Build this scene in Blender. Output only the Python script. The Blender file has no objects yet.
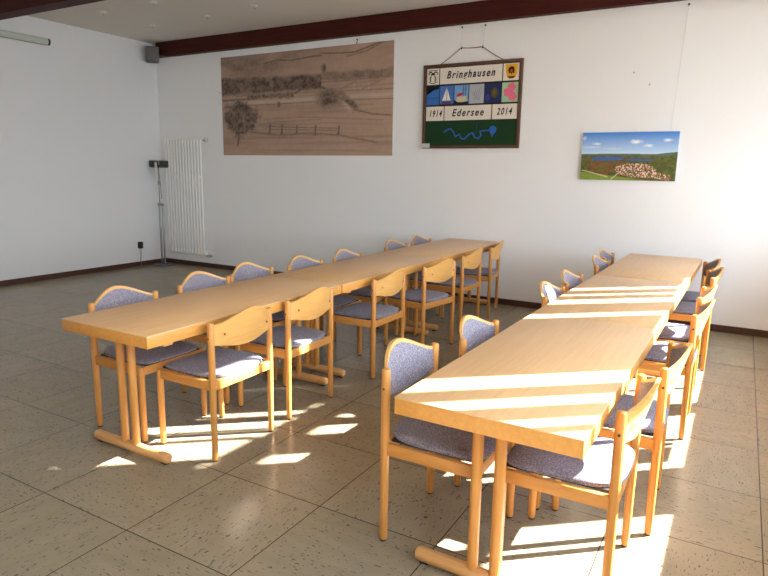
import bpy, bmesh, math, random
import numpy as np
from mathutils import Vector, Matrix
PI = math.pi
random.seed(4)
scene = bpy.context.scene
COL = scene.collection

# ------------------------------------------------------------------ helpers
def lin(r, g, b):
    f = lambda c: (c/255/12.92) if c/255 <= .04045 else ((c/255+.055)/1.055)**2.4
    return (f(r), f(g), f(b), 1)

def obj(name, bm, mat, parent=None, smooth=True):
    me = bpy.data.meshes.new(name)
    bmesh.ops.recalc_face_normals(bm, faces=bm.faces)
    bm.to_mesh(me); bm.free()
    if mat: me.materials.append(mat)
    if smooth:
        me.polygons.foreach_set('use_smooth', [True]*len(me.polygons))
        me.set_sharp_from_angle(angle=math.radians(38))
    o = bpy.data.objects.new(name, me); COL.objects.link(o)
    if parent: o.parent = parent
    return o

def tag(o, label, cat, group=None):
    o['label'] = label; o['category'] = cat
    if group: o['group'] = group
    return o

def thing(name, label, cat, loc=(0, 0, 0), rotz=0, group=None):
    o = bpy.data.objects.new(name, None); COL.objects.link(o)
    o.empty_display_size = .1
    o.location = loc; o.rotation_euler = (0, 0, rotz)
    return tag(o, label, cat, group)

def struct(name, bm, m, parent=None, smooth=False):
    o = obj(name, bm, m, parent, smooth)
    if parent is None: o['kind'] = 'structure'
    return o

def copy_tree(o, parent=None):
    c = o.copy(); COL.objects.link(c)
    if parent: c.parent = parent
    for ch in list(o.children): copy_tree(ch, c)
    return c

def bx(x0, x1, y0, y1, z0, z1, bev=0, seg=2, bm=None):
    t = bmesh.new()
    bmesh.ops.create_cube(t, size=1)
    bmesh.ops.scale(t, vec=(x1-x0, y1-y0, z1-z0), verts=t.verts)
    bmesh.ops.translate(t, vec=((x0+x1)/2, (y0+y1)/2, (z0+z1)/2), verts=t.verts)
    if bev: bmesh.ops.bevel(t, geom=list(t.edges), offset=bev, segments=seg, affect='EDGES', profile=.5)
    if bm is None: return t
    return merge(bm, t)

def merge(a, b):
    me = bpy.data.meshes.new('tmp'); b.to_mesh(me); b.free()
    a.from_mesh(me); bpy.data.meshes.remove(me)
    return a

def lathe(prof, seg=20, bm=None, axis='Z', at=(0, 0, 0)):
    """revolve (radius, height) pairs, closed at both ends"""
    t = bmesh.new(); rings = []
    for r, h in prof:
        rings.append([t.verts.new((r*math.cos(2*PI*k/seg), r*math.sin(2*PI*k/seg), h)) for k in range(seg)])
    for a, b in zip(rings, rings[1:]):
        for k in range(seg): t.faces.new((a[k], a[(k+1) % seg], b[(k+1) % seg], b[k]))
    t.faces.new(rings[0][::-1]); t.faces.new(rings[-1])
    if axis == 'X': bmesh.ops.rotate(t, cent=(0, 0, 0), matrix=Matrix.Rotation(PI/2, 3, 'Y'), verts=t.verts)
    if axis == 'Y': bmesh.ops.rotate(t, cent=(0, 0, 0), matrix=Matrix.Rotation(-PI/2, 3, 'X'), verts=t.verts)
    bmesh.ops.translate(t, vec=at, verts=t.verts)
    return t if bm is None else merge(bm, t)

def rod(r, z0, z1, seg=20, b=.004, **k):
    return lathe([(r-b, z0), (r-b*.3, z0+b*.3), (r, z0+b), (r, z1-b), (r-b*.3, z1-b*.3), (r-b, z1)], seg, **k)

def tube(pts, r, seg=8, bm=None):
    t = bmesh.new(); pts = [Vector(p) for p in pts]; rings = []
    for i, p in enumerate(pts):
        d = (pts[min(i+1, len(pts)-1)]-pts[max(i-1, 0)]).normalized()
        a = d.orthogonal().normalized() if i == 0 else (a-d*a.dot(d)).normalized()
        b = d.cross(a)
        rings.append([t.verts.new(p+(a*math.cos(2*PI*k/seg)+b*math.sin(2*PI*k/seg))*r) for k in range(seg)])
    for u, v in zip(rings, rings[1:]):
        for k in range(seg): t.faces.new((u[k], u[(k+1) % seg], v[(k+1) % seg], v[k]))
    t.faces.new(rings[0][::-1]); t.faces.new(rings[-1])
    return t if bm is None else merge(bm, t)

def plate(poly, y0, y1, bm=None):
    """polygon in x,z extruded from y0 to y1 (a flat shape on the back wall)"""
    t = bmesh.new()
    a = [t.verts.new((x, y0, z)) for x, z in poly]; b = [t.verts.new((x, y1, z)) for x, z in poly]
    n = len(poly)
    t.faces.new(a); t.faces.new(b[::-1])
    for k in range(n): t.faces.new((a[k], b[k], b[(k+1) % n], a[(k+1) % n]))
    bmesh.ops.triangulate(t, faces=[f for f in t.faces if len(f.verts) > 4])
    return t if bm is None else merge(bm, t)

# ------------------------------------------------------------------ materials
def mat(name, color, rough=.5, spec=.5, metal=0, build=None):
    m = bpy.data.materials.new(name); m.use_nodes = True
    nt = m.node_tree; p = nt.nodes['Principled BSDF']
    p.inputs['Base Color'].default_value = color
    p.inputs['Roughness'].default_value = rough
    p.inputs['Specular IOR Level'].default_value = spec
    p.inputs['Metallic'].default_value = metal
    if build: build(nt, p)
    return m

def N(nt, kind, **kw):
    n = nt.nodes.new(kind)
    for k, v in kw.items():
        if k in n.inputs: n.inputs[k].default_value = v
        else: setattr(n, k, v)
    return n

def coords(nt, scale, kind='Object', rot=(0, 0, 0)):
    t = N(nt, 'ShaderNodeTexCoord'); mp = N(nt, 'ShaderNodeMapping')
    mp.inputs['Scale'].default_value = scale; mp.inputs['Rotation'].default_value = rot
    nt.links.new(t.outputs[kind], mp.inputs[0]); return mp.outputs[0]

def ramp(nt, fac, stops):
    r = N(nt, 'ShaderNodeValToRGB'); e = r.color_ramp.elements
    while len(e) < len(stops): e.new(.5)
    for el, (p, c) in zip(e, stops): el.position = p; el.color = c
    nt.links.new(fac, r.inputs[0]); return r.outputs[0]

def wood(c0, c1, scale, rough=.38):
    def b(nt, p):
        v = coords(nt, scale)
        n = N(nt, 'ShaderNodeTexNoise', Scale=1.0, Detail=6.0, Roughness=.62, Distortion=.35)
        nt.links.new(v, n.inputs['Vector'])
        oi = N(nt, 'ShaderNodeObjectInfo')
        col = ramp(nt, n.outputs[0], [(.3, c0), (.72, c1)])
        h = N(nt, 'ShaderNodeHueSaturation')
        mr = N(nt, 'ShaderNodeMapRange'); mr.inputs[3].default_value = .93; mr.inputs[4].default_value = 1.05
        nt.links.new(oi.outputs['Random'], mr.inputs[0]); nt.links.new(mr.outputs[0], h.inputs['Value'])
        nt.links.new(col, h.inputs['Color']); nt.links.new(h.outputs[0], p.inputs['Base Color'])
        bp = N(nt, 'ShaderNodeBump', Strength=.03, Distance=.002)
        nt.links.new(n.outputs[0], bp.inputs['Height']); nt.links.new(bp.outputs[0], p.inputs['Normal'])
    return mat('wood', c0, rough, .45, build=b)

W0, W1 = (.51, .215, .045, 1), (.61, .285, .07, 1)
M_leg = wood(W0, W1, (60, 60, 3))
M_rail = wood(W0, W1, (10, 10, 60))
M_ply = wood((.60, .315, .085, 1), (.70, .39, .125, 1), (3, 30, 60))
M_top = wood((.64, .378, .175, 1), (.72, .448, .22, 1), (55, 2.2, 30), .36)
M_edge = wood((.56, .245, .05, 1), (.66, .32, .075, 1), (50, 2.5, 50), .4)
M_foot = wood((.55, .27, .085, 1), (.66, .36, .14, 1), (3, 60, 60))

def fabric_b(nt, p):
    v = coords(nt, (1, 1, 1))
    n = N(nt, 'ShaderNodeTexNoise', Scale=170.0, Detail=3.0, Roughness=.8)
    n2 = N(nt, 'ShaderNodeTexNoise', Scale=420.0, Detail=1.0)
    nt.links.new(v, n.inputs['Vector']); nt.links.new(v, n2.inputs['Vector'])
    c = ramp(nt, n.outputs[0], [(.34, (.10, .091, .115, 1)), (.5, (.20, .184, .225, 1)), (.66, (.41, .375, .43, 1))])
    nt.links.new(c, p.inputs['Base Color'])
    bp = N(nt, 'ShaderNodeBump', Strength=.35, Distance=.001)
    nt.links.new(n2.outputs[0], bp.inputs['Height']); nt.links.new(bp.outputs[0], p.inputs['Normal'])
    p.inputs['Sheen Weight'].default_value = .08
M_fab = mat('mauve_fabric', (.3, .27, .34, 1), .9, .2, build=fabric_b)
M_dark = mat('black_plastic', (.012, .011, .011, 1), .5)
M_board = mat('seat_board', (.02, .016, .014, 1), .7)
M_metal = mat('brushed_metal', (.55, .54, .52, 1), .3, .5, 1)
M_screw = mat('dark_screw', (.05, .035, .02, 1), .4, .5, .5)
M_rad = mat('radiator_enamel', (.90, .90, .87, 1), .35)

def wall_b(nt, p):
    v = coords(nt, (1, 1, 1))
    n = N(nt, 'ShaderNodeTexNoise', Scale=90.0, Detail=4.0)
    nt.links.new(v, n.inputs['Vector'])
    bp = N(nt, 'ShaderNodeBump', Strength=.12, Distance=.004)
    nt.links.new(n.outputs[0], bp.inputs['Height']); nt.links.new(bp.outputs[0], p.inputs['Normal'])
M_wall = mat('white_plaster_lit', (.87, .873, .88, 1), .9, .2, build=wall_b)  # lightened so the back wall looks more strongly lit
M_wallL = mat('white_plaster_shaded', (.76, .77, .79, 1), .9, .2, build=wall_b)  # same wall paint, darker: weaker light on the left wall put into colour
M_ceil = mat('ceiling_paint', (.68, .65, .60, 1), .95, .1, build=wall_b)
M_beam = wood((.042, .006, .004, 1), (.065, .011, .006, 1), (3, 40, 40), .6)
M_beam.node_tree.nodes['Principled BSDF'].inputs['Specular IOR Level'].default_value = .2
M_base = wood((.055, .022, .014, 1), (.085, .033, .02, 1), (3, 40, 40), .45)
M_frame = mat('window_frame_paint', (.8, .8, .78, 1), .4)
M_shadow_slat = mat('shadow_slat_fabric', (.7, .68, .62, 1), .9, .1)

TILE = .6
def floor_b(nt, p):
    L = nt.links.new
    tc = N(nt, 'ShaderNodeTexCoord')
    sep = N(nt, 'ShaderNodeSeparateXYZ'); L(tc.outputs['Object'], sep.inputs[0])
    def M(op, a, b=None, c=None):
        n = N(nt, 'ShaderNodeMath', operation=op)
        for i, v in enumerate((a, b, c)):
            if v is None: continue
            if isinstance(v, (int, float)): n.inputs[i].default_value = v
            else: L(v, n.inputs[i])
        return n.outputs[0]
    tx, ty = M('DIVIDE', sep.outputs[0], TILE), M('DIVIDE', sep.outputs[1], TILE)
    fx, fy = M('FLOOR', tx), M('FLOOR', ty)
    chk = M('FLOORED_MODULO', M('ADD', fx, fy), 2.0)
    # per-tile random
    cmb = N(nt, 'ShaderNodeCombineXYZ'); L(fx, cmb.inputs[0]); L(fy, cmb.inputs[1])
    wn = N(nt, 'ShaderNodeTexWhiteNoise', noise_dimensions='3D'); L(cmb.outputs[0], wn.inputs['Vector'])
    off = N(nt, 'ShaderNodeVectorMath', operation='SCALE'); L(wn.outputs['Color'], off.inputs[0]); off.inputs['Scale'].default_value = 30
    def streak(sx, sy):
        mp = N(nt, 'ShaderNodeMapping'); mp.inputs['Scale'].default_value = (sx, sy, 1)
        L(tc.outputs['Object'], mp.inputs[0])
        ad = N(nt, 'ShaderNodeVectorMath', operation='ADD'); L(mp.outputs[0], ad.inputs[0]); L(off.outputs[0], ad.inputs[1])
        n = N(nt, 'ShaderNodeTexNoise', Scale=1.0, Detail=1.6, Roughness=.5, Distortion=.4); L(ad.outputs[0], n.inputs['Vector'])
        return n.outputs[0]
    def pick(a, b):
        mx = N(nt, 'ShaderNodeMix', data_type='FLOAT'); L(chk, mx.inputs[0]); L(a, mx.inputs[2]); L(b, mx.inputs[3]); return mx.outputs[0]
    s1 = pick(streak(38, 120), streak(120, 38))          # short dark flecks
    s2 = pick(streak(4, 14), streak(14, 4))            # soft marbling
    base = ramp(nt, s2, [(.3, (.272, .222, .145, 1)), (.7, (.305, .252, .168, 1))])
    fl = ramp(nt, s1, [(.305, (1, 1, 1, 1)), (.37, (0, 0, 0, 1))])
    light = ramp(nt, s1, [(.62, (0, 0, 0, 1)), (.74, (1, 1, 1, 1))])
    m1 = N(nt, 'ShaderNodeMix', data_type='RGBA'); m1.inputs[0].default_value = 0; L(base, m1.inputs[6]); m1.inputs[7].default_value = (.50, .44, .34, 1)
    m2 = N(nt, 'ShaderNodeMix', data_type='RGBA'); L(fl, m2.inputs[0]); L(m1.outputs[2], m2.inputs[6]); m2.inputs[7].default_value = (.11, .082, .056, 1)
    # tile tone
    hv = N(nt, 'ShaderNodeHueSaturation'); mr = N(nt, 'ShaderNodeMapRange'); mr.inputs[3].default_value = .93; mr.inputs[4].default_value = 1.06
    L(wn.outputs['Value'], mr.inputs[0]); L(mr.outputs[0], hv.inputs['Value']); L(m2.outputs[2], hv.inputs['Color'])
    # seams
    def edge(t): 
        f = M('FRACT', t); return M('MINIMUM', f, M('SUBTRACT', 1.0, f))
    e = M('MINIMUM', edge(tx), edge(ty))
    seam = M('LESS_THAN', e, .0042)
    m3 = N(nt, 'ShaderNodeMix', data_type='RGBA'); L(seam, m3.inputs[0]); L(hv.outputs[0], m3.inputs[6]); m3.inputs[7].default_value = (.05, .032, .02, 1)
    L(m3.outputs[2], p.inputs['Base Color'])
    rr = ramp(nt, s2, [(.3, (.24, .24, .24, 1)), (.7, (.26, .26, .26, 1))]); L(rr, p.inputs['Roughness'])
    bp = N(nt, 'ShaderNodeBump', Strength=.25, Distance=.002); bp.invert = True
    L(seam, bp.inputs['Height']); L(bp.outputs[0], p.inputs['Normal'])
M_floor = mat('flecked_floor_tile', (.5, .44, .34, 1), .3, .32, build=floor_b)

def glass_mat():
    m = bpy.data.materials.new('window_glass'); m.use_nodes = True
    nt = m.node_tree; nt.nodes.remove(nt.nodes['Principled BSDF'])
    out = nt.nodes['Material Output']
    a = N(nt, 'ShaderNodeBsdfTransparent'); g = N(nt, 'ShaderNodeBsdfGlossy', Roughness=.0)
    fr = N(nt, 'ShaderNodeFresnel', IOR=1.2); mx = N(nt, 'ShaderNodeMixShader')
    nt.links.new(fr.outputs[0], mx.inputs[0]); nt.links.new(a.outputs[0], mx.inputs[1]); nt.links.new(g.outputs[0], mx.inputs[2])
    nt.links.new(mx.outputs[0], out.inputs[0]); return m
M_glass = glass_mat()

def vcol_mat(name, rough=.6):
    def b(nt, p):
        a = N(nt, 'ShaderNodeVertexColor'); a.layer_name = 'paint'
        nt.links.new(a.outputs[0], p.inputs['Base Color'])
    return mat(name, (1, 1, 1, 1), rough, .3, build=b)

# ------------------------------------------------------------------ room shell
XL, YB, XR, YF, ZC = -5.462, 5.432, 3.70, -5.0, 3.44
WT = .10
SLOPE = .85; RUN = 1.25            # the sun's ground direction and run per metre of drop
struct('floor', bx(XL-.2, XR+.2, YF-.2, YB+.2, -.1, 0), M_floor)
struct('ceiling', bx(XL-.2, XR+.2, YF-.2, YB+.2, ZC, ZC+.1), M_ceil)
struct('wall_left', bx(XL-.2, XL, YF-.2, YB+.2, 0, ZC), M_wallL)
struct('wall_back', bx(XL, XR, YB, YB+.2, 0, ZC), M_wall)
struct('wall_front', bx(XL, XR, YF-.2, YF, 0, ZC), M_wall)
SILL, HEAD = .848, 3.14+.08
wins = [(-2.22, -.11), (.32, 2.335+.085), (2.855, 4.88+.085)]  # first opening is unseen, added to let in fill light
bm = bmesh.new()
ys = [YF] + [v for w in wins for v in w] + [YB]
for i in range(0, len(ys), 2): bx(XR, XR+WT, ys[i], ys[i+1], 0, ZC, bm=bm)
for a, b in wins:
    bx(XR, XR+WT, a, b, 0, SILL, bm=bm); bx(XR, XR+WT, a, b, HEAD, ZC, bm=bm)
struct('wall_right', bm, M_wall)
struct('baseboard_left', bx(XL, XL+.016, YF, YB, 0, .07, .003), M_base)
struct('baseboard_back', bx(XL+.016, XR-.016, YB-.016, YB, 0, .07, .003), M_base)
struct('baseboard_right', bx(XR-.016, XR, YF, YB, 0, .07, .003), M_base)
o = struct('trim_1', bx(XL+.12, XR, YB-.10, YB, 3.228, ZC, .004), M_beam)
o['label'] = 'dark red-brown ceiling beam along the top of the back wall'
o = struct('trim_2', bx(XL, XR, 2.64, 2.83, 3.222, ZC, .004), M_beam)
o['label'] = 'dark red-brown ceiling beam in the upper left corner of the photo'

darks = {1: ([(-1.003, -.81), (-1.318, -1.176), (-1.568, -1.423), (-1.713, -1.648)], [(-2.85, -.81)]),
         2: ([(-.29, .197), (.312, .637), (.787, .947), (1.007, 1.182), (1.282, 1.70)], [(-.29, .335), (.61, .67), (.76, .82), (.96, 1.07), (1.14, 1.70)], [(-.20, .02), (.045, .09)])}
for i, (a, b) in enumerate(wins):
    f = bmesh.new(); x0, x1 = XR+.045, XR+WT; t = .03
    for (y0, y1, z0, z1) in [(a, b, SILL, SILL+t), (a, b, HEAD-t, HEAD), (a, a+t, SILL, HEAD), (b-t, b, SILL, HEAD),
                             (a, b, 2.50, 2.64), (a, b, 1.42, 1.47)]:
        bx(x0, x1, y0, y1, z0, z1, bm=f)
    mid = (.72+SLOPE*(XR+.07)) if i == 2 else (a+b)/2
    bx(x0, x1, mid-.09, mid+.09, SILL, 1.42, bm=f)
    w = struct('window_%d' % (i+1), f, M_frame)
    struct('window_sill', bx(XR-.12, XR, a-.05, b+.05, SILL-.14, SILL-.11), M_frame, w)
    struct('pane', bx(XR+.07, XR+.074, a+t, b-t, SILL+t, HEAD-t), M_glass, w)
    for tier, z0, z1 in ((0, 1.72, 2.57), (1, 2.57, HEAD+.06), (2, SILL+.01, 1.45)):
        for c0, c1 in (darks[i][tier] if i in darks and tier < len(darks[i]) else []):
            y0, y1 = sorted((c0+SLOPE*(XR-.06), c1+SLOPE*(XR-.06)))
            sb = bmesh.new(); n = max(1, round((y1-y0)/.12))
            for k in range(n):
                bx(XR-.063, XR-.057, y0+(y1-y0)*k/n, y0+(y1-y0)*(k+1)/n, 1.45 if (c0, c1) == (.312, .637) else 1.62 if i == 1 and not tier else z0, z1, bm=sb)
            struct('shadow_slat', sb, M_shadow_slat, w)  # unseen slats, added and spaced to cast the sun stripes and patches

# ------------------------------------------------------------------ chairs
HW = .2285                                   # half distance between the legs
def hump(s): return ((1+math.cos(PI*s))/2)**.74
def back_bm(s0, inset, y_front, y_rear, puff=0):
    """bent plywood / pad between two surfaces, following the wave outline"""
    bm = bmesh.new(); n, m = 28, 10
    def pt(i, j, y, e):
        s = (-1+2*i/n)*s0; k = j/m
        top = .752+.074*hump(s)-inset; bot = .643-.031*hump(s)+(inset if y_front < .009 else .002)
        z = bot+(top-bot)*k
        yy = -(.028+.056*k)*(1-s*s)+y
        return (s*(HW-.006), yy+e, z)
    g = []
    for y, side in ((y_front, 1), (y_rear, 0)):
        rows = []
        for i in range(n+1):
            r = []
            for j in range(m+1):
                ed = min(i, n-i)/n*2*4; ej = min(j, m-j)/m*4
                e = puff*min(1, ed)*min(1, ej) if side else 0
                r.append(bm.verts.new(pt(i, j, y, e)))
            rows.append(r)
        g.append(rows)
    A, B = g
    for i in range(n):
        for j in range(m):
            bm.faces.new((A[i][j], A[i+1][j], A[i+1][j+1], A[i][j+1]))
            bm.faces.new((B[i][j], B[i][j+1], B[i+1][j+1], B[i+1][j]))
        bm.faces.new((A[i][0], B[i][0], B[i+1][0], A[i+1][0])); bm.faces.new((A[i][m], A[i+1][m], B[i+1][m], B[i][m]))
    for j in range(m):
        bm.faces.new((A[0][j], A[0][j+1], B[0][j+1], B[0][j])); bm.faces.new((A[n][j], B[n][j], B[n][j+1], A[n][j+1]))
    return bm

def cushion_bm(z0, h, hw, ya, yb):
    bm = bmesh.new(); seg, rings = 56, [.0, .3, .55, .75, .88, .96, 1.0]
    yc, hy = (ya+yb)/2, (yb-ya)/2
    def out(th, r):
        c, s = math.cos(th), math.sin(th); p = 2/6.5 if s > 0 else 2/3.6
        x = math.copysign(abs(c)**p, c)*hw*r; y = math.copysign(abs(s)**p, s)*hy*r
        # squarer front corners, rounder back corners
        return x, yc+y
    def ztop(x, y, r):
        u = (y-yc)/hy
        return z0+h*(.62+.38*math.sqrt(max(0, 1-r**9)))+.008*(x/hw)**2*(1-r**8)+(-.010*u**3 if u > 0 else .006*u*u)
    ctr = bm.verts.new((0, yc, ztop(0, yc, 0))); prev = None
    for r in rings[1:]:
        ring = [bm.verts.new((*out(2*PI*k/seg, r), ztop(*out(2*PI*k/seg, r), r))) for k in range(seg)]
        for k in range(seg):
            if prev is None: bm.faces.new((ctr, ring[k], ring[(k+1) % seg]))
            else: bm.faces.new((prev[k], ring[k], ring[(k+1) % seg], prev[(k+1) % seg]))
        prev = ring
    for r, z in ((1.0, z0+.008), (.985, z0)):
        ring = [bm.verts.new((*out(2*PI*k/seg, r), z)) for k in range(seg)]
        for k in range(seg): bm.faces.new((prev[k], ring[k], ring[(k+1) % seg], prev[(k+1) % seg]))
        prev = ring
    bm.faces.new(prev)
    return bm

def make_chair():
    """origin on the floor midway between the rear legs, facing +y"""
    t = thing('upholstered_chair', '', 'chair')
    for s in (-1, 1):
        l = obj('rear_leg', lathe([(.014, .008), (.0165, .02), (.0175, .2), (.0185, .45), (.0185, .756), (.016, .764), (.011, .767)], 18, at=(s*HW, 0, 0)), M_leg, t)
        obj('foot_glide', lathe([(.012, 0), (.014, .003), (.014, .009)], 14, at=(s*HW, 0, 0)), M_dark, l)
        obj('screw', lathe([(.0055, 0), (.0055, .0015), (.003, .002)], 10, axis='X', at=(s*(HW+.0185) if s > 0 else -HW-.0203, 0, .685)), M_screw, l)
        l = obj('front_leg', lathe([(.014, .008), (.0165, .02), (.0175, .15), (.0185, .40), (.0185, .438), (.015, .446)], 18, at=(s*HW, .405, 0)), M_leg, t)
        obj('foot_glide', lathe([(.012, 0), (.014, .003), (.014, .009)], 14, at=(s*HW, .405, 0)), M_dark, l)
        obj('side_rail', bx(s*HW-.011, s*HW+.011, .012, .393, .397, .449, .004), M_rail, t)
    obj('rear_rail', bx(-HW+.012, HW-.012, -.011, .011, .397, .449, .004), M_rail, t)
    obj('front_rail', bx(-HW+.012, HW-.012, .394, .416, .397, .446, .004), M_rail, t)
    b = obj('backrest', back_bm(1.0, 0, .007, -.007), M_ply, t)
    obj('back_pad', back_bm(.945, .014, .010, .0065, .009), M_fab, b)
    for s in (-1, 1):
        obj('screw', lathe([(.006, 0), (.006, .0015), (.003, .0022)], 10, axis='Y', at=(s*.165, -.0385, .70)), M_screw, b)
    c = obj('seat_cushion', cushion_bm(.4535, .025, .2145, -.024, .424), M_fab, t)
    obj('seat_board', bx(-.203, .203, .016, .412, .446, .4545), M_board, c)
    return t

chair0 = make_chair(); first = [True]
def place(x, y, deg, label, group):
    c = chair0 if first[0] else copy_tree(chair0)
    first[0] = False
    c.location = (x, y, 0); c.rotation_euler = (0, 0, math.radians(deg))
    c['label'] = label; c['group'] = group
    return c

ORD = ['nearest the camera', 'second from the camera', 'third from the camera', 'fourth from the camera',
       'fifth from the camera', 'sixth from the camera', 'farthest from the camera']
def row(spots, face, side, group):
    n = len(spots)
    for i, (x, y, d) in enumerate(spots):
        w = (ORD[i] if i < n-1 else ORD[6]).replace(' the camera', ' camera')
        place(x, y, face+d, 'wooden chair with mauve seat, %s, %s' % (w, side), group)
row([(-.465, .862, 0), (-.485, 1.540, 0), (-.518, 2.068, 0), (-.430, 2.645, 0), (-.375, 3.23, 0), (-.420, 4.24, 0), (-.430, 4.86, 0)],
    -90, 'far side of left table row', 'chairs on the far side of the left table row')
row([(.455, .900, 0), (.430, 1.560, 0), (.478, 2.505, 0), (.550, 3.265, -9), (.500, 4.122, 0), (.458, 4.905, 9)],
    90, 'near side of left table row', 'chairs on the near side of the left table row')
row([(1.590, .752, 0), (1.675, 1.346, 0), (1.720, 2.600, 0), (1.710, 3.215, 0), (1.725, 4.25, -2), (1.672, 4.825, 0)],
    -90, 'left side of right table row', 'chairs on the left side of the right table row')
row([(2.490, .795, 0), (2.555, 1.395, 2), (2.600, 2.575, 0), (2.592, 3.170, 0), (2.605, 4.13, 6), (2.565, 4.70, 10)],
    90, 'right side of right table row', 'chairs on the right side of the right table row')

# ------------------------------------------------------------------ tables
def make_table(L, Wd, near, dx, px):
    t = thing('dining_table', '', 'table')
    H, T = .762, .064
    top = obj('tabletop', bx(-Wd/2, Wd/2, -L/2, L/2, H-.006, H, .0025), M_top, t)
    fr = bx(-Wd/2+.001, Wd/2-.001, -L/2+.001, L/2-.001, H-T, H-.0062, .003)
    obj('edge_frame', fr, M_edge, t)
    for s in (-1, 1):
        y = -(L/2-near) if s < 0 else L/2-.035
        f = obj('foot_bar', lathe([(.020, -.300), (.026, -.294), (.0285, -.284), (.0285, .284), (.026, .294), (.020, .300)], 20, axis='X', at=(dx, y, .036)), M_foot, t)
        for q in (-1, 1):
            obj('foot_pad', bx(dx+q*.265-.02, dx+q*.265+.02, y-.012, y+.012, 0, .012, .002), M_dark, f)
            obj('leg', rod(.0215, .05, H-T-.03, at=(px+q*.045, y, 0)), M_leg, t)
        obj('bearer', bx(-.27, .27, y-.03, y+.03, H-T-.034, H-T-.001, .004), M_foot, t)
    return t
def tables(x, y0, L, rot, side, group, *fr):
    gap = .010; src = make_table(L, .668, *fr)
    for i in range(3):
        o = src if i == 0 else copy_tree(src)
        d = L/2+i*(L+gap)
        o.location = (x-math.sin(rot)*d, y0+math.cos(rot)*d, 0); o.rotation_euler = (0, 0, rot)
        o['label'] = 'long beech table, %s in the %s table row' % (['nearest of three', 'middle of three', 'farthest of three'][i], side)
        o['group'] = group
tables(.0535, .330, 1.655, 0, 'left', 'tables of the left row', .18, -.070, -.072)
tables(2.098, .272, 1.624, -.0119, 'right', 'tables of the right row', .20, -.025, -.040)

# ------------------------------------------------------------------ painted pictures (a grid of points, each with its colour)
rng = np.random.default_rng(7)
def vnoise(X, Y, sx, sy, seed):
    r = np.random.default_rng(seed).random((64, 64))
    x = X*sx; y = Y*sy
    xi = np.floor(x).astype(int); yi = np.floor(y).astype(int); fx = x-xi; fy = y-yi
    fx = fx*fx*(3-2*fx); fy = fy*fy*(3-2*fy)
    g = lambda a, b: r[a % 64, b % 64]
    return (g(xi, yi)*(1-fx)+g(xi+1, yi)*fx)*(1-fy)+(g(xi, yi+1)*(1-fx)+g(xi+1, yi+1)*fx)*fy
def fb(X, Y, sx, sy, seed): return (vnoise(X, Y, sx, sy, seed)+.5*vnoise(X, Y, 2*sx, 2*sy, seed+1)+.25*vnoise(X, Y, 4*sx, 4*sy, seed+2))/1.75
def lin3(c): return np.array(lin(*c)[:3])
def painted(name, x0, x1, z0, z1, yback, thick, nx, nz, paint, edge_mat, pm, parent):
    u = np.linspace(0, 1, nx); v = np.linspace(0, 1, nz)
    U, V = np.meshgrid(u, v, indexing='ij')
    C = paint(U, V)
    bm = bmesh.new(); yf = yback-thick
    vs = [[bm.verts.new((x0+(x1-x0)*u[i], yf, z0+(z1-z0)*v[j])) for j in range(nz)] for i in range(nx)]
    for i in range(nx-1):
        for j in range(nz-1): bm.faces.new((vs[i][j], vs[i+1][j], vs[i+1][j+1], vs[i][j+1]))
    o = obj(name, bm, pm, parent, smooth=False)
    a = o.data.color_attributes.new('paint', 'FLOAT_COLOR', 'POINT')
    flat = np.ones((nx*nz, 4), np.float32); flat[:, :3] = np.clip(C, 0, 1).reshape(-1, 3)
    a.data.foreach_set('color', flat.ravel())
    return o

def seg_d(U, V, a, b, asp):
    ax, ay, bx_, by = a[0]*asp, a[1], b[0]*asp, b[1]
    x, y = U*asp, V; dx, dy = bx_-ax, by-ay
    t = np.clip(((x-ax)*dx+(y-ay)*dy)/(dx*dx+dy*dy+1e-9), 0, 1)
    return np.hypot(x-ax-t*dx, y-ay-t*dy)

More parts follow.
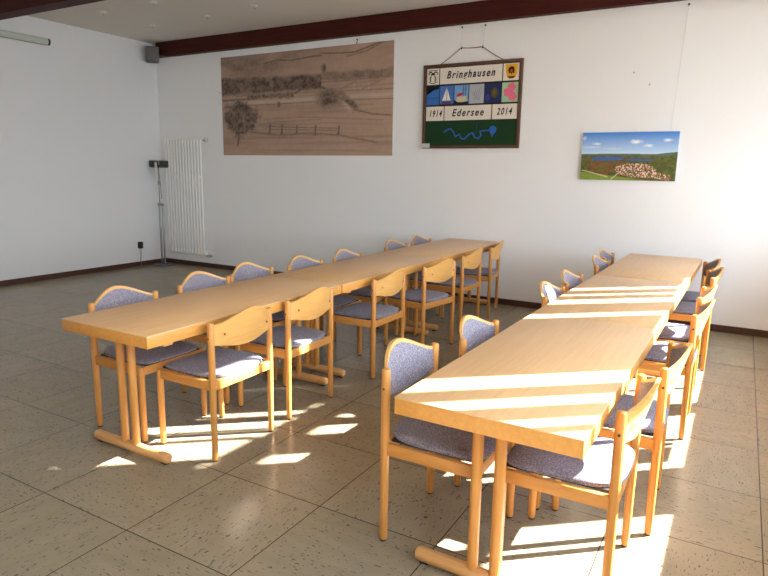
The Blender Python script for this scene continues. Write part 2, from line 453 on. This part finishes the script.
def paint_drawing(U, V):
    asp = 2.1; D = np.zeros_like(U); Wt = np.zeros_like(U)
    y = V
    def line(pts, w, k):
        nonlocal D
        for a, b in zip(pts, pts[1:]): D = np.maximum(D, k*np.clip(1.5-seg_d(U, V, a, b, asp)/w, 0, 1))
    grain = fb(U, V, 60, 30, 3)
    # hills at the top
    D = np.maximum(D, .85*np.clip((V-.62)*4, 0, 1)*fb(U, V, 9, 16, 20)*np.clip(1.2-U*1.25, .18, 1))
    D = np.maximum(D, .55*np.clip(fb(U, V, 3, 40, 22)-.45, 0, 1)*2*np.clip(1.1-V, 0, 1))
    D = np.maximum(D, .35*np.clip((V-.8)*4, 0, 1)*np.clip(fb(U, V, 12, 22, 25)-.35, 0, 1)*2)
    line([(.28, .90), (.36, .925), (.45, .91), (.55, .925), (.62, .93)], .008, .75)
    line([(.62, .95), (.72, .935), (.80, .93), (.88, .97), (.95, 1.0)], .008, .7)
    line([(.30, .86), (.40, .945), (.52, .99)], .006, .5)
    line([(.76, .90), (.86, .93), (.94, .99)], .010, .5)
    # far tree belt, denser on the left
    belt = np.clip(1-np.abs(V-(.705-.02*U))/(.105-.045*U+.02*vnoise(U, V, 30, 1, 5)), 0, 1)
    D = np.maximum(D, np.clip(belt*2.4, 0, 1)*(.48+.8*fb(U, V, 46, 24, 8))*np.where(U < .62, .95, .0))
    belt2 = np.clip(1-np.abs(V-.715-.03*vnoise(U, V, 22, 1, 9))/(.035+.03*vnoise(U, V, 26, 1, 11)), 0, 1)
    D = np.maximum(D, np.clip(belt2*2, 0, 1)*(.35+.6*fb(U, V, 50, 26, 12))*np.where(U > .55, .85, 0))
    D = np.maximum(D, .85*np.clip(1.4-np.hypot((U-.635)*asp/.030, (V-.81)/.045), 0, 1))
    line([(.55, .685), (.75, .685), (1.0, .70)], .007, .5)
    # farm houses
    for k in range(26):
        cx = .16+.30*rng.random(); cy = .66+.10*rng.random()
        m = (np.abs(U-cx) < .013) & (np.abs(V-cy) < .014)
        Wt = np.where(m, .55*rng.random(), Wt)
    # row of bushes, bank and bright river
    bush = np.clip(1.4-np.abs(V-.585)/(.030*(.5+vnoise(U, V, 40, 1, 14))), 0, 1)
    D = np.maximum(D, bush*np.where((U > .17) & (U < .46), .85, 0)*(.5+.6*vnoise(U, V, 80, 30, 15)))
    D = np.maximum(D, .7*np.clip(1.3-np.abs(V-.565)/.012, 0, 1)*np.where(U < .24, 1, .35)*(U < .7))
    riv = np.clip(1.5-np.abs(V-.535)/.022, 0, 1)*np.where((U > .05), 1, 0)
    Wt = np.maximum(Wt, .62*riv*(.6+.4*vnoise(U, V, 30, 6, 17)))
    line([(.02, .505), (.4, .505), (.7, .515), (1, .505)], .006, .5)
    line([(.1, .60), (.26, .61), (.5, .60), (.72, .595), (1, .59)], .006, .45)
    D = np.maximum(D, .8*np.clip(1.4-np.hypot((U-.37)*asp/.022, (V-.50)/.03), 0, 1))
    # bridge and the road bushes in the right half
    line([(.47, .60), (.54, .66), (.62, .645), (.70, .56), (.78, .47)], .013, .75)
    blob = np.clip(1.5-np.hypot((U-.66)*asp/.14, (V-.535)/.085), 0, 1)
    D = np.maximum(D, blob*(.45+.8*fb(U, V, 44, 26, 31)))
    blob = np.clip(1.5-seg_d(U, V, (.73, .56), (.81, .44), asp)/.032, 0, 1)
    D = np.maximum(D, blob*(.35+.7*fb(U, V, 44, 26, 33)))
    Wt = np.maximum(Wt, .55*np.clip(1.4-seg_d(U, V, (.745, .50), (.78, .41), asp)/.018, 0, 1))
    line([(.80, .42), (.9, .375), (.99, .36)], .009, .6)
    line([(.28, .36), (.5, .37), (.7, .35), (.95, .32)], .006, .35)
    for x0, x1, yy in [(.5, .9, .45), (.3, .62, .33), (.72, 1, .62), (.8, .96, .66)]:
        line([(x0, yy), (x1, yy+.012)], .005, .35)
    line([(.72, .60), (.83, .70), (.86, .71)], .006, .45); line([(.84, .60), (.95, .68), (.99, .70)], .006, .45)
    for x0 in (.80, .875): Wt = np.maximum(Wt, .5*np.clip(1.3-seg_d(U, V, (x0, .60), (x0, .655), asp)/.006, 0, 1))
    # big tree lower left
    rad = np.hypot((U-.125)*asp/.235, (V-.37)/.185)+.75*(fb(U, V, 30, 24, 41)-.5)
    tree = np.clip((1.12-rad)*3, 0, 1)
    D = np.maximum(D, tree*(.32+.95*fb(U, V, 62, 34, 44)))
    for k in range(16):
        a = rng.random()*2*PI; r = .75+.35*rng.random()
        p = (.125+.105*r*math.cos(a), .37+.165*r*math.sin(a))
        line([(.125+.06*math.cos(a), .37+.1*math.sin(a)), p], .012, .75)
    line([(.115, .28), (.105, .16), (.10, .10)], .011, .85)
    # fence
    for px, h in ((.31, .085), (.385, .075), (.475, .075), (.585, .07), (.715, .07)):
        line([(px, .225-(px-.3)*.06), (px+.004, .225+h-(px-.3)*.06)], .010, .8)
        D = np.maximum(D, .6*np.clip(1.4-np.hypot((U-px)*asp/.035, (V-.22+(px-.3)*.06)/.018), 0, 1))
    line([(.30, .285), (.72, .255)], .005, .6); line([(.30, .255), (.5, .25), (.72, .23)], .005, .5)
    line([(.18, .24), (.36, .20), (.55, .215), (.72, .19), (.92, .12)], .011, .5)
    D = np.maximum(D, .3*np.clip(1-np.abs(V-.19-.02*vnoise(U, V, 8, 1, 50))/.035, 0, 1)*np.clip(1-np.abs(U-.5)*2.2, 0, 1)*fb(U, V, 40, 50, 51)*2)
    base = np.array([.45, .305, .225]); dark = np.array([.070, .052, .042]); white = np.array([.60, .46, .38])
    tone = (.90+.20*fb(U, V, 5, 4, 60))[..., None]*(.94+.12*grain)[..., None]
    C = base*tone
    C = C*(1-Wt[..., None])+white*Wt[..., None]
    k = np.clip(D, 0, 1)[..., None]*(.72+.4*vnoise(U, V, 120, 60, 62))[..., None]
    k = np.clip(k*1.0, 0, .93)
    return C*(1-k)+dark*k

def paint_view(U, V):
    sky = np.clip((V-.53)/.47, 0, 1)[..., None]
    C = lin3((196, 222, 244))*(1-sky)+lin3((58, 128, 212))*sky
    for cx, cy, rx, ry, k in [(.58, .80, .06, .045, 1), (.70, .72, .05, .03, .9), (.90, .83, .05, .03, .8), (.16, .76, .045, .025, .8),
                              (.11, .69, .09, .025, .5), (.02, .88, .03, .04, .6), (.33, .66, .1, .02, .3)]:
        d = np.hypot((U-cx)/rx, (V-cy)/ry)+.9*(fb(U, V, 26, 18, 70)-.5)
        w = np.clip(1.25-d, 0, 1)[..., None]*k
        C = C*(1-w)+np.array([.95, .95, .97])*w
    far = V < .545+.012*vnoise(U, V, 9, 1, 71)+np.where(U > .8, (U-.8)*.22, 0)
    hill = lin3((92, 108, 92))*(.8+.5*fb(U, V, 20, 20, 72)[..., None])
    C = np.where(far[..., None], hill, C)
    mid = V < .50+.02*vnoise(U, V, 7, 1, 73)
    C = np.where(mid[..., None], lin3((98, 96, 62))*(.6+.9*fb(U, V, 24, 18, 74)[..., None]), C)
    lake1 = (np.abs(V-.445-.02*(U-.3)) < .045*np.sqrt(np.clip(1-((U-.29)/.17)**2, 0, 1))*(.35+1.1*vnoise(U, V, 17, 3, 75)))
    lake2 = (np.abs(V-.425) < .03*np.sqrt(np.clip(1-((U-.64)/.13)**2, 0, 1))*(.3+1.2*vnoise(U, V, 19, 3, 76)))
    C = np.where((lake1 | lake2)[..., None], lin3((66, 100, 164))*(.8+.5*fb(U, V, 16, 30, 90)[..., None]), C)
    near = V < .385+.03*vnoise(U, V, 8, 1, 77)+np.where(U > .72, (U-.72)*.55, 0)
    C = np.where(near[..., None], lin3((92, 98, 48))*(.45+1.05*fb(U, V, 34, 22, 78)[..., None]), C)
    aut = near & (fb(U, V, 22, 12, 79) > .50) & (U < .5)
    C = np.where(aut[..., None], lin3((128, 92, 52))*(.6+.7*fb(U, V, 60, 40, 80)[..., None]), C)
    town = np.hypot((U-.60)/.27, (V-.20-.10*(.6-U))/.17) < .85+.4*(fb(U, V, 12, 9, 81)-.5)
    h = .65*vnoise(U, V, 120, 62, 82)+.35*vnoise(U, V, 50, 30, 92)
    tc = np.where((h > .60)[..., None], lin3((226, 206, 190)), np.where((h > .43)[..., None], lin3((178, 112, 84)), lin3((88, 94, 48))))
    C = np.where((town & near)[..., None], tc, C)
    town2 = seg_d(U, V, (.7, .16), (.92, .07), 1.9) < .06
    C = np.where(town2[..., None], tc, C)
    mead = (V < .16-.22*U+.012*fb(U, V, 12, 1, 83)) | ((V < .04) & (U < .5))
    C = np.where(mead[..., None], lin3((126, 146, 62))*(.8+.4*fb(U, V, 14, 22, 84)[..., None]), C)
    road = seg_d(U, V, (.02, .20), (.3, .07), 1.9) < .012
    road |= seg_d(U, V, (.34, .02), (.44, .19), 1.9) < .012
    C = np.where(road[..., None], lin3((196, 192, 150)), C)
    return C

M_paper = vcol_mat('printed_paper', .75); M_canvas = vcol_mat('printed_canvas', .5)
M_white = mat('white_card', (.75, .74, .72, 1), .6)
t = thing('landscape_poster', 'large sepia poster of a drawn village landscape with a tree and fence', 'poster', (-2.618, YB-.001, 1.745))
obj('paper', bx(-1.458, 1.458, -.004, 0, 0, 1.395), M_white, t, smooth=False)
painted('print', -1.4575, 1.4575, .0005, 1.3945, -.0042, .0006, 400, 200, paint_drawing, None, M_paper, t)

t = thing('panorama_canvas', 'wide colour photo canvas of a lake, hills and village under blue sky', 'picture', (1.677, YB, 1.497))
ed = mat('canvas_edge', (.45, .52, .62, 1), .6)
cv = obj('canvas', bx(-.473, .473, -.030, 0, 0, .495, .003), ed, t)
o = painted('print', -.4725, .4725, .0005, .4945, -.0302, .0006, 300, 150, paint_view, None, M_canvas, t)

# ------------------------------------------------------------------ commemorative board
def solid(name, rgb, rough=.6): return mat(name, lin(*rgb), rough, .3)
B_frame = wood((.085, .038, .02, 1), (.12, .055, .03, 1), (30, 30, 3), .5)
B_cream = solid('cream_panel', (228, 220, 208)); B_black = solid('black_lettering', (28, 24, 26))
B_green = mat('dark_green_panel', (.012, .045, .015, 1), .7, .2)
BW, BH = 1.226, .975
board = thing('town_sign_board', 'framed painted board reading Bringhausen Edersee 1914 2014 hung on a cord', 'sign', (-.116, YB, 1.832))
def bxz(u0, u1, v0, v1, y0, y1, bev=0): return bx(-BW/2+BW*u0, -BW/2+BW*u1, y0, y1, BH*v0, BH*v1, bev)
def P(u, v): return (-BW/2+BW*u, BH*v)
obj('backing', bx(-BW/2+.01, BW/2-.01, -.022, -.006, .01, BH-.01), solid('dark_backing', (38, 28, 24)), board, smooth=False)
fr = bmesh.new(); w = .034
bx(-BW/2, BW/2, -.036, -.004, 0, w, .003, bm=fr); bx(-BW/2, BW/2, -.036, -.004, BH-w, BH, .003, bm=fr)
bx(-BW/2, -BW/2+w, -.036, -.004, w, BH-w, .003, bm=fr); bx(BW/2-w, BW/2, -.036, -.004, w, BH-w, .003, bm=fr)
obj('frame', fr, B_frame, board)
YP = -.027
def panel(name, u0, u1, v0, v1, m, parent=board): return obj(name, bxz(u0, u1, v0, v1, YP, -.02, .001), m, parent, smooth=False)
def shape(name, pts, m, parent, d=0.0015): return obj(name, plate([P(*p) for p in pts], YP-d, YP+.001), m, parent, smooth=False)
def ell(cu, cv, ru, rv, n=20, a0=0, a1=2*PI): return [(cu+ru*math.cos(a0+(a1-a0)*k/n), cv+rv*math.sin(a0+(a1-a0)*k/n)) for k in range(n)]
def text(name, s, u, v, size, m, parent, shear=.28, width=None):
    cu = bpy.data.curves.new(name, 'FONT'); cu.body = s; cu.size = size; cu.shear = shear
    cu.align_x = 'CENTER'; cu.align_y = 'CENTER'; cu.extrude = .0008; cu.offset = size*.022; cu.space_character = 1.3
    tmp = bpy.data.objects.new(name, cu); COL.objects.link(tmp)
    dg = bpy.context.evaluated_depsgraph_get(); dg.update()
    me = bpy.data.meshes.new_from_object(tmp.evaluated_get(dg)); bpy.data.objects.remove(tmp)
    xs = [q.co.x for q in me.vertices]; sc = 1 if width is None else width/(max(xs)-min(xs))
    x, z = P(u, v)
    ys_ = [q.co.y for q in me.vertices]
    for q in me.vertices: q.co = (x+q.co.x*sc, YP-.0012-q.co.z, z+q.co.y)
    me.materials.clear(); me.materials.append(m)
    o = bpy.data.objects.new(name, me); COL.objects.link(o); o.parent = parent; return o

p = panel('emblem_panel', .035, .165, .765, .955, B_cream)
shape('emblem_border', [(.05, .935), (.15, .935), (.15, .927), (.05, .927)], B_black, p)
for cu_ in (.075, .125):
    ring = bmesh.new()
    s = -1 if cu_ < .1 else 1
    tube([(*(lambda q: (q[0], YP-.001, q[1]))(P(.1+s*.028+.017*math.cos(a)*s, .895+.020*math.sin(a))),) for a in np.linspace(-.6, 4.2, 12)], .0065, 6, ring)
    tube([(*(lambda q: (q[0], YP-.001, q[1]))(P(.1+s*(.018+.012*math.sin(a)), .865-.06*a/3)),) for a in np.linspace(0, 3, 8)], .0065, 6, ring)
    obj('emblem_letter', ring, B_black, p)
cr = bmesh.new(); tube([(P(.055+.09*k/12, .80-.018*math.sin(PI*k/12))[0], YP-.001, P(0, .80-.018*math.sin(PI*k/12))[1]) for k in range(13)], .004, 6, cr)
obj('emblem_scroll', cr, B_black, p)
shape('emblem_heart', [(.1, .87), (.112, .895), (.106, .905), (.1, .898), (.094, .905), (.088, .895)], B_black, p)
p = panel('name_panel', .175, .805, .765, .955, B_cream)
text('lettering', 'Bringhausen', .49, .866, .118, B_black, p, width=.60)
p = panel('crest_panel', .815, .965, .765, .955, B_cream)
sh = [(.835, .945), (.955, .945), (.948, .85), (.935, .80), (.915, .783), (.875, .783), (.855, .80), (.842, .85)]
s_ = shape('crest', sh, solid('crest_yellow', (226, 168, 40)), p)
shape('crest_base', [(.858, .81), (.932, .81), (.915, .79), (.875, .79)], solid('crest_navy', (36, 34, 66)), s_, .0025)
pts = []
for k in range(16):
    r = 1 if k % 2 == 0 else .5
    pts.append((.895+.036*r*math.cos(PI*k/8), .872+.048*r*math.sin(PI*k/8)))
shape('crest_star', pts, solid('crest_maroon', (66, 22, 26)), s_, .003)
shape('crest_star_centre', ell(.895, .872, .012, .016), solid('crest_orange', (190, 90, 30)), s_, .0036)

cells = [(.035, .172), (.180, .325), (.333, .478), (.486, .635), (.642, .803), (.811, .965)]
v0, v1 = .525, .745
blue = solid('panel_blue', (74, 116, 186)); blue2 = solid('panel_lake_blue', (56, 110, 180)); sky = solid('panel_sky', (118, 166, 214))
p = panel('picture_panel', *cells[0], v0, v1, blue2)
shape('dark_hills', [(.035, .745), (.172, .745), (.172, .715), (.13, .705), (.09, .715), (.06, .69), (.045, .65), (.035, .64)], solid('hill_black', (18, 30, 26)), p)
shape('shore', [(.035, .60), (.172, .60), (.172, .612), (.035, .607)], solid('shore_blue', (38, 78, 140)), p)
p = panel('picture_panel', *cells[1], v0, v1, blue)
sw = solid('sail_white', (230, 224, 210)); hu = solid('hull_dark', (86, 60, 92))
shape('main_sail', [(.252, .725), (.252, .572), (.205, .572)], sw, p); shape('fore_sail', [(.258, .71), (.258, .572), (.295, .572)], sw, p)
shape('hull', [(.195, .56), (.31, .56), (.295, .54), (.215, .54)], hu, p); shape('water', [(.180, .538), (.325, .538), (.325, .525), (.180, .525)], hu, p)
p = panel('picture_panel', *cells[2], v0, v1, sky)
shape('ground', [(.333, .575), (.36, .555), (.40, .545), (.478, .55), (.478, .525), (.333, .525)], solid('ground_black', (28, 30, 24)), p)
shape('house', [(.352, .562), (.365, .61), (.46, .615), (.462, .56), (.42, .545), (.37, .547)], solid('house_cream', (214, 196, 160)), p, .002)
shape('roof', [(.348, .612), (.375, .648), (.418, .66), (.432, .65), (.405, .622), (.38, .615)], solid('roof_red', (190, 48, 46)), p, .003)
mst = bmesh.new()
for uu in (.425, .45): tube([(P(uu, .62)[0], YP-.002, P(0, .62)[1]), (P(uu, .735)[0], YP-.002, P(0, .735)[1])], .0045, 6, mst)
tube([(P(.415, .69)[0], YP-.002, P(0, .69)[1]), (P(.46, .70)[0], YP-.002, P(0, .70)[1])], .003, 6, mst)
obj('masts', mst, solid('mast_grey', (88, 110, 140)), p)
p = panel('picture_panel', *cells[3], v0, v1, solid('panel_grey', (176, 180, 186)))
g = bmesh.new()
for a in range(5):
    tube([(P(.53+.018*a+.01*math.sin(q*1.3+a), .56+.035*q)[0], YP-.001, P(0, .56+.035*q*(.7+.1*a))[1]) for q in range(5)], .003, 6, g)
obj('pale_strokes', g, solid('stroke_grey', (150, 152, 166)), p)
p = panel('picture_panel', *cells[4], v0, v1, solid('panel_navy', (40, 48, 92)))
shape('olive_leaf', ell(.74, .635, .035, .06), solid('olive', (82, 76, 46)), p); shape('leaf_core', ell(.738, .64, .014, .03), solid('olive_dark', (112, 92, 40)), p, .0025)
shape('blue_patch', ell(.675, .585, .022, .04), solid('blue_violet', (58, 60, 134)), p)
p = panel('picture_panel', *cells[5], v0, v1, solid('panel_mint', (160, 200, 158)))
pk = solid('blossom_pink', (222, 110, 140))
for k, (cu_, cv_) in enumerate([(.905, .69), (.868, .635), (.915, .585)]):
    shape('blossom', [(cu_+.040*math.cos(a)*(1+.12*math.cos(5*a)), cv_+.050*math.sin(a)*(1+.12*math.cos(5*a))) for a in np.linspace(0, 2*PI, 30, endpoint=False)], pk, p, .0015+.0006*k)
p = panel('year_panel', .035, .225, .335, .505, B_cream); text('lettering', '1914', .135, .418, .105, B_black, p, width=.165)
p = panel('name_panel', .235, .715, .335, .505, B_cream); text('lettering', 'Edersee', .475, .420, .115, B_black, p, width=.40)
p = panel('year_panel', .725, .965, .335, .505, B_cream); text('lettering', '2014', .842, .418, .105, B_black, p, width=.185)
p = panel('lake_panel', .035, .965, .04, .325, B_green)
lk = bmesh.new()
path = [(.235, .195), (.27, .225), (.31, .235), (.34, .19), (.36, .14), (.40, .17), (.42, .12), (.455, .11), (.50, .165), (.535, .185), (.56, .13), (.60, .115), (.625, .155),
        (.61, .20), (.65, .205), (.70, .21)]
tube([(P(u, v)[0], YP-.0005, P(u, v)[1]) for u, v in path], .0095, 8, lk)
lb = solid('lake_bright_blue', (44, 96, 176))
obj('lake_outline', lk, lb, p); shape('lake_basin', ell(.74, .215, .036, .045), lb, p, .004)
shape('lake_arm', [(.715, .19), (.76, .19), (.735, .13)], lb, p, .003)
lk = bmesh.new(); tube([(P(.575, .17)[0], YP-.0005, P(0, .17)[1]), (P(.578, .29)[0], YP-.0005, P(0, .29)[1])], .004, 6, lk)
obj('side_arm', lk, solid('side_arm_blue', (36, 66, 96)), p)
obj('note_card', bx(-BW/2+.004, -BW/2+.108, -.0385, -.037, .008, .060), solid('note_white', (214, 212, 210)), board, smooth=False)
cord = bmesh.new()
cp = [(-.405, -.02, BH-.004), (-.145, -.012, 1.142), (.118, -.012, 1.135), (.385, -.02, BH-.004)]
cc = []
for a, b in zip(cp, cp[1:]):
    for k in range(6): cc.append(Vector(a).lerp(Vector(b), k/6)-Vector((0, 0, .006*math.sin(PI*k/6))))
tube(cc+[Vector(cp[-1])], .0045, 6, cord)
obj('hanging_cord', cord, solid('cord_red', (140, 84, 72)), board)

# picture wires and nails on the back wall
M_wire = mat('pale_wire', (.62, .60, .57, 1), .5)
M_nail = mat('grey_nail', (.3, .28, .26, 1), .5)
def wire(x0, z0, x1, z1, label):
    t = thing('picture_wire', label, 'wire', (x0, YB, z0), group='picture wires on the back wall')
    obj('strand', tube([(0, -.008, 0), (x1-x0, -.010, z1-z0)], .0013, 6), M_wire, t)
    obj('nail', lathe([(.006, 0), (.006, .014), (.011, .015), (.011, .019)], 10, axis='Y', at=(0, -.019, 0)), M_screw, t)
    if z0-z1 < 1: obj('hook', tube([(x1-x0, -.010, z1-z0+.02), (x1-x0, -.012, z1-z0-.012), (x1-x0, -.024, z1-z0-.016), (x1-x0, -.028, z1-z0-.002)], .004, 6), M_screw, t)
wire(-.262, 3.202, -.255, 2.972, 'thin wire above the sign board holding the left bend of its cord')
wire(.022, 3.200, .006, 2.965, 'thin wire above the sign board holding the right bend of its cord')
wire(-1.705, 3.19, -1.702, 3.155, 'short wire with nail just above the top edge of the sepia poster')
wire(2.11, 3.19, 2.06, 2.01, 'long thin wire above the lake panorama canvas')
for x, z, l in [(-4.115, 2.65, 'small nail in the white wall left of the sepia poster'), (1.66, 2.585, 'small nail in the white wall high above the panorama canvas'),
                (1.82, 2.46, 'small nail in the white wall between the upper nail and panorama canvas')]:
    tag(obj('wall_nail', lathe([(.003, 0), (.003, .014), (.008, .015), (.006, .019)], 10, axis='Y', at=(x, YB-.019, z)), M_nail), l, 'nail', 'nails in the back wall')

# ------------------------------------------------------------------ radiator, lamp, plug, speaker, screen, ceiling fittings
t = thing('column_radiator', 'tall white tubular radiator on the back wall near the corner', 'radiator', (-4.862, YB, .195))
RW, RH = .83, 1.80; n = 13
for k in range(n):
    x = -RW/2+.028+(RW-.056)*k/(n-1)
    obj('tube', rod(.0122, .02, RH-.02, 14, b=.003, at=(x, -.088, 0)), M_rad, t)
for z in (.03, RH-.03):
    obj('header', bx(-RW/2, RW/2, -.078, -.030, z-.03, z+.03, .012, 3), M_rad, t)
obj('bracket', bx(-.3, -.26, -.04, 0, 1.2, 1.24), M_rad, t); obj('bracket', bx(.26, .3, -.04, 0, 1.2, 1.24), M_rad, t)
vl = obj('valve', lathe([(.014, 0), (.014, .03), (.026, .032), (.028, .075), (.022, .08)], 16, axis='X', at=(RW/2-.004, -.055, RH-.03)), mat('valve_grey', (.5, .5, .49, 1), .35), t)
obj('return_valve', lathe([(.018, 0), (.018, .03), (.026, .032), (.026, .06)], 16, axis='X', at=(RW/2-.004, -.055, -.005)), M_metal, t)
obj('supply_pipe', tube([(RW/2+.05, -.055, -.005), (RW/2+.058, -.03, -.007), (RW/2+.058, 0, -.007)], .010, 10), M_metal, t)

lx, ly = -5.235, 5.19
t = thing('floor_lamp', 'slim metal floor lamp with dark square heads in the room corner', 'floor lamp', (lx, ly, 0))
obj('base', lathe([(.155, 0), (.160, .006), (.158, .018), (.03, .026), (.02, .034)], 36), mat('dark_steel', (.10, .10, .10, 1), .35, .5, .6), t)
M_steel = mat('lamp_steel', (.33, .33, .32, 1), .3, .5, .85)
obj('pole', rod(.014, .02, .97, 14, at=(-.035, 0, 0)), M_steel, t); obj('pole', rod(.014, .02, .97, 14, at=(.035, 0, 0)), M_steel, t)
obj('collar', bx(-.055, .055, -.02, .02, .94, .99, .006), M_steel, t)
obj('upper_pole', rod(.009, .98, 1.56, 12, at=(-.02, 0, 0)), M_steel, t)
obj('joint', rod(.02, 1.28, 1.34, 12, at=(-.02, 0, 0)), M_steel, t)
hb = bx(-.165, .165, -.035, .035, 1.545, 1.592, .006)
hd = obj('lamp_head', hb, mat('dark_lamp_head', (.045, .043, .042, 1), .5), t)
for s in (-1, 1): obj('lamp_shade', bx(s*.115-.052, s*.115+.052, -.05, .05, 1.55, 1.655, .006), hd.data.materials[0], hd)
obj('neck', rod(.016, 1.36, 1.63, 12, at=(-.005, -.055, 0)), mat('pale_neck', (.65, .65, .63, 1), .4), hd)
obj('cable', tube([(.0, -.02, 1.60), (.03, -.03, 1.45), (.045, -.025, 1.3), (.05, -.02, 1.06)], .004, 6), M_dark, t)

t = thing('plug_adapter', 'black plug in the socket low on the left wall with a hanging lead', 'plug', (XL, 4.915, .33))
obj('socket_plate', bx(0, .008, -.042, .042, -.042, .042, .003), M_white, t)
obj('plug', bx(.008, .06, -.035, .035, -.05, .055, .008), M_dark, t)
obj('lead', tube([(.04, 0, -.045), (.045, -.005, -.12), (.03, .0, -.18), (.035, -.012, -.25), (.05, -.005, -.325)], .005, 8), mat('grey_lead', (.16, .16, .16, 1), .5), t)

M_spk = mat('speaker_grey', (.12, .115, .115, 1), .6)
t = thing('wall_speaker', 'small grey loudspeaker high in the left corner beside the beam', 'speaker', (-5.275, 5.20, 3.125), math.radians(-38))
body = bx(-.105, .105, -.08, .10, 0, .22, .02, 3); obj('cabinet', body, M_spk, t)
obj('grille', bx(-.088, .088, -.088, -.078, .018, .202, .004), mat('speaker_grille', (.15, .145, .145, 1), .8), t)
obj('bracket', bx(-.02, .02, .09, .22, .09, .12, .004), M_dark, t)
obj('badge', bx(-.015, .015, -.091, -.087, .012, .03), M_dark, t)

t = thing('rolled_screen', 'pale grey-green tube housing with black end cap high on the left wall', 'projection screen', (XL, 3.635, 3.150))
M_scr = mat('screen_housing', (.52, .57, .52, 1), .35)
obj('housing', lathe([(.04, 0), (.043, .002), (.043, 2.6), (.04, 2.602)], 24, axis='Y', at=(.075, -2.62, 0)), M_scr, t)
obj('slot', bx(.06, .09, -2.6, -.03, -.047, -.040, .002), mat('slot_grey', (.25, .28, .25, 1), .5), t)
obj('end_cap', lathe([(.036, 0), (.044, .002), (.044, .028), (.03, .034)], 20, axis='Y', at=(.075, -.03, 0)), M_dark, t)
for y in (-.35, -2.2): obj('bracket', bx(0, .04, y-.02, y+.02, -.03, .04, .003), M_rad, t)

M_fit = mat('ceiling_fitting', (.78, .76, .72, 1), .4)
for i, (x, y, l) in enumerate([(-4.377, 3.734, 'nearest to the left wall in the front row'), (-4.399, 4.493, 'closest to the wall corner'), (-3.342, 4.464, 'middle of the row by the beam'),
                               (-3.417, 3.696, 'at the top edge of the photo'), (-2.47, 4.362, 'rightmost, closest to the poster')]):
    t = thing('ceiling_fitting', 'small white ceiling disc, %s' % l, 'ceiling fitting', (x, y, ZC), group='small ceiling discs')
    obj('disc', lathe([(.035, -.012), (.045, -.008), (.045, 0)], 20), M_fit, t)
    obj('hook', tube([(0, 0, -.01), (0, 0, -.03), (.012, 0, -.038), (.02, 0, -.03)], .004, 6), M_metal, t)

# ------------------------------------------------------------------ light
d = Vector((-RUN, -RUN*SLOPE, -1))
sun = bpy.data.lights.new('sun', 'SUN'); sun.energy = 57; sun.angle = math.radians(.55); sun.color = (1, .985, .955)
so = bpy.data.objects.new('sun', sun); so.rotation_euler = d.to_track_quat('-Z', 'Y').to_euler(); so.location = (12, 12, 10); COL.objects.link(so)
world = bpy.data.worlds.new('sky'); scene.world = world; world.use_nodes = True
nt = world.node_tree; bg = nt.nodes['Background']
tc = N(nt, 'ShaderNodeTexCoord'); sp = N(nt, 'ShaderNodeSeparateXYZ'); nt.links.new(tc.outputs['Generated'], sp.inputs[0])
mr = N(nt, 'ShaderNodeMapRange'); mr.inputs[1].default_value = -1; mr.inputs[2].default_value = 1; nt.links.new(sp.outputs[2], mr.inputs[0])
c = ramp(nt, mr.outputs[0], [(.30, (.46, .48, .48, 1)), (.49, (.66, .72, .78, 1)), (.53, (.88, .95, 1.0, 1)), (.8, (.62, .78, 1.0, 1))])
nt.links.new(c, bg.inputs[0]); bg.inputs[1].default_value = 10.5
for a, b in wins:
    l = bpy.data.lights.new('portal', 'AREA'); l.shape = 'RECTANGLE'; l.size = HEAD-SILL; l.size_y = b-a
    l.cycles.is_portal = True
    lo = bpy.data.objects.new('portal', l); lo.location = (XR+WT+.02, (a+b)/2, (SILL+HEAD)/2)
    lo.rotation_euler = Vector((-1, 0, 0)).to_track_quat('-Z', 'Y').to_euler(); COL.objects.link(lo)

# ------------------------------------------------------------------ camera (solved from the floor tiles and the tables)
f, pitch, yaw, roll = 614.2982, .1887, -.5223, .0166
cp_, sp_, cy_, sy_ = math.cos(pitch), math.sin(pitch), math.cos(yaw), math.sin(yaw)
fw = Vector((sy_*cp_, cy_*cp_, -sp_)); rt = Vector((cy_, -sy_, 0)); up = rt.cross(fw)
r2 = rt*math.cos(roll)+up*math.sin(roll); u2 = -rt*math.sin(roll)+up*math.cos(roll)
cam = bpy.data.cameras.new('camera'); co = bpy.data.objects.new('camera', cam); COL.objects.link(co)
R = Matrix((r2, u2, -fw)).transposed()
co.matrix_world = Matrix.Translation((4.6127*.6, -2.5874*.6, 2.5933*.6)) @ R.to_4x4()
cam.sensor_fit = 'HORIZONTAL'; cam.sensor_width = 36; cam.lens = f*36/768
cam.clip_start = .02
scene.camera = co

vs = scene.view_settings
vs.view_transform = 'Standard'; vs.look = 'None'; vs.exposure = 0.32; vs.gamma = 1.0; vs.use_curve_mapping = False
scene.cycles.use_denoising = True
scene.cycles.max_bounces = 10; scene.cycles.diffuse_bounces = 7
scene.cycles.sample_clamp_indirect = 8
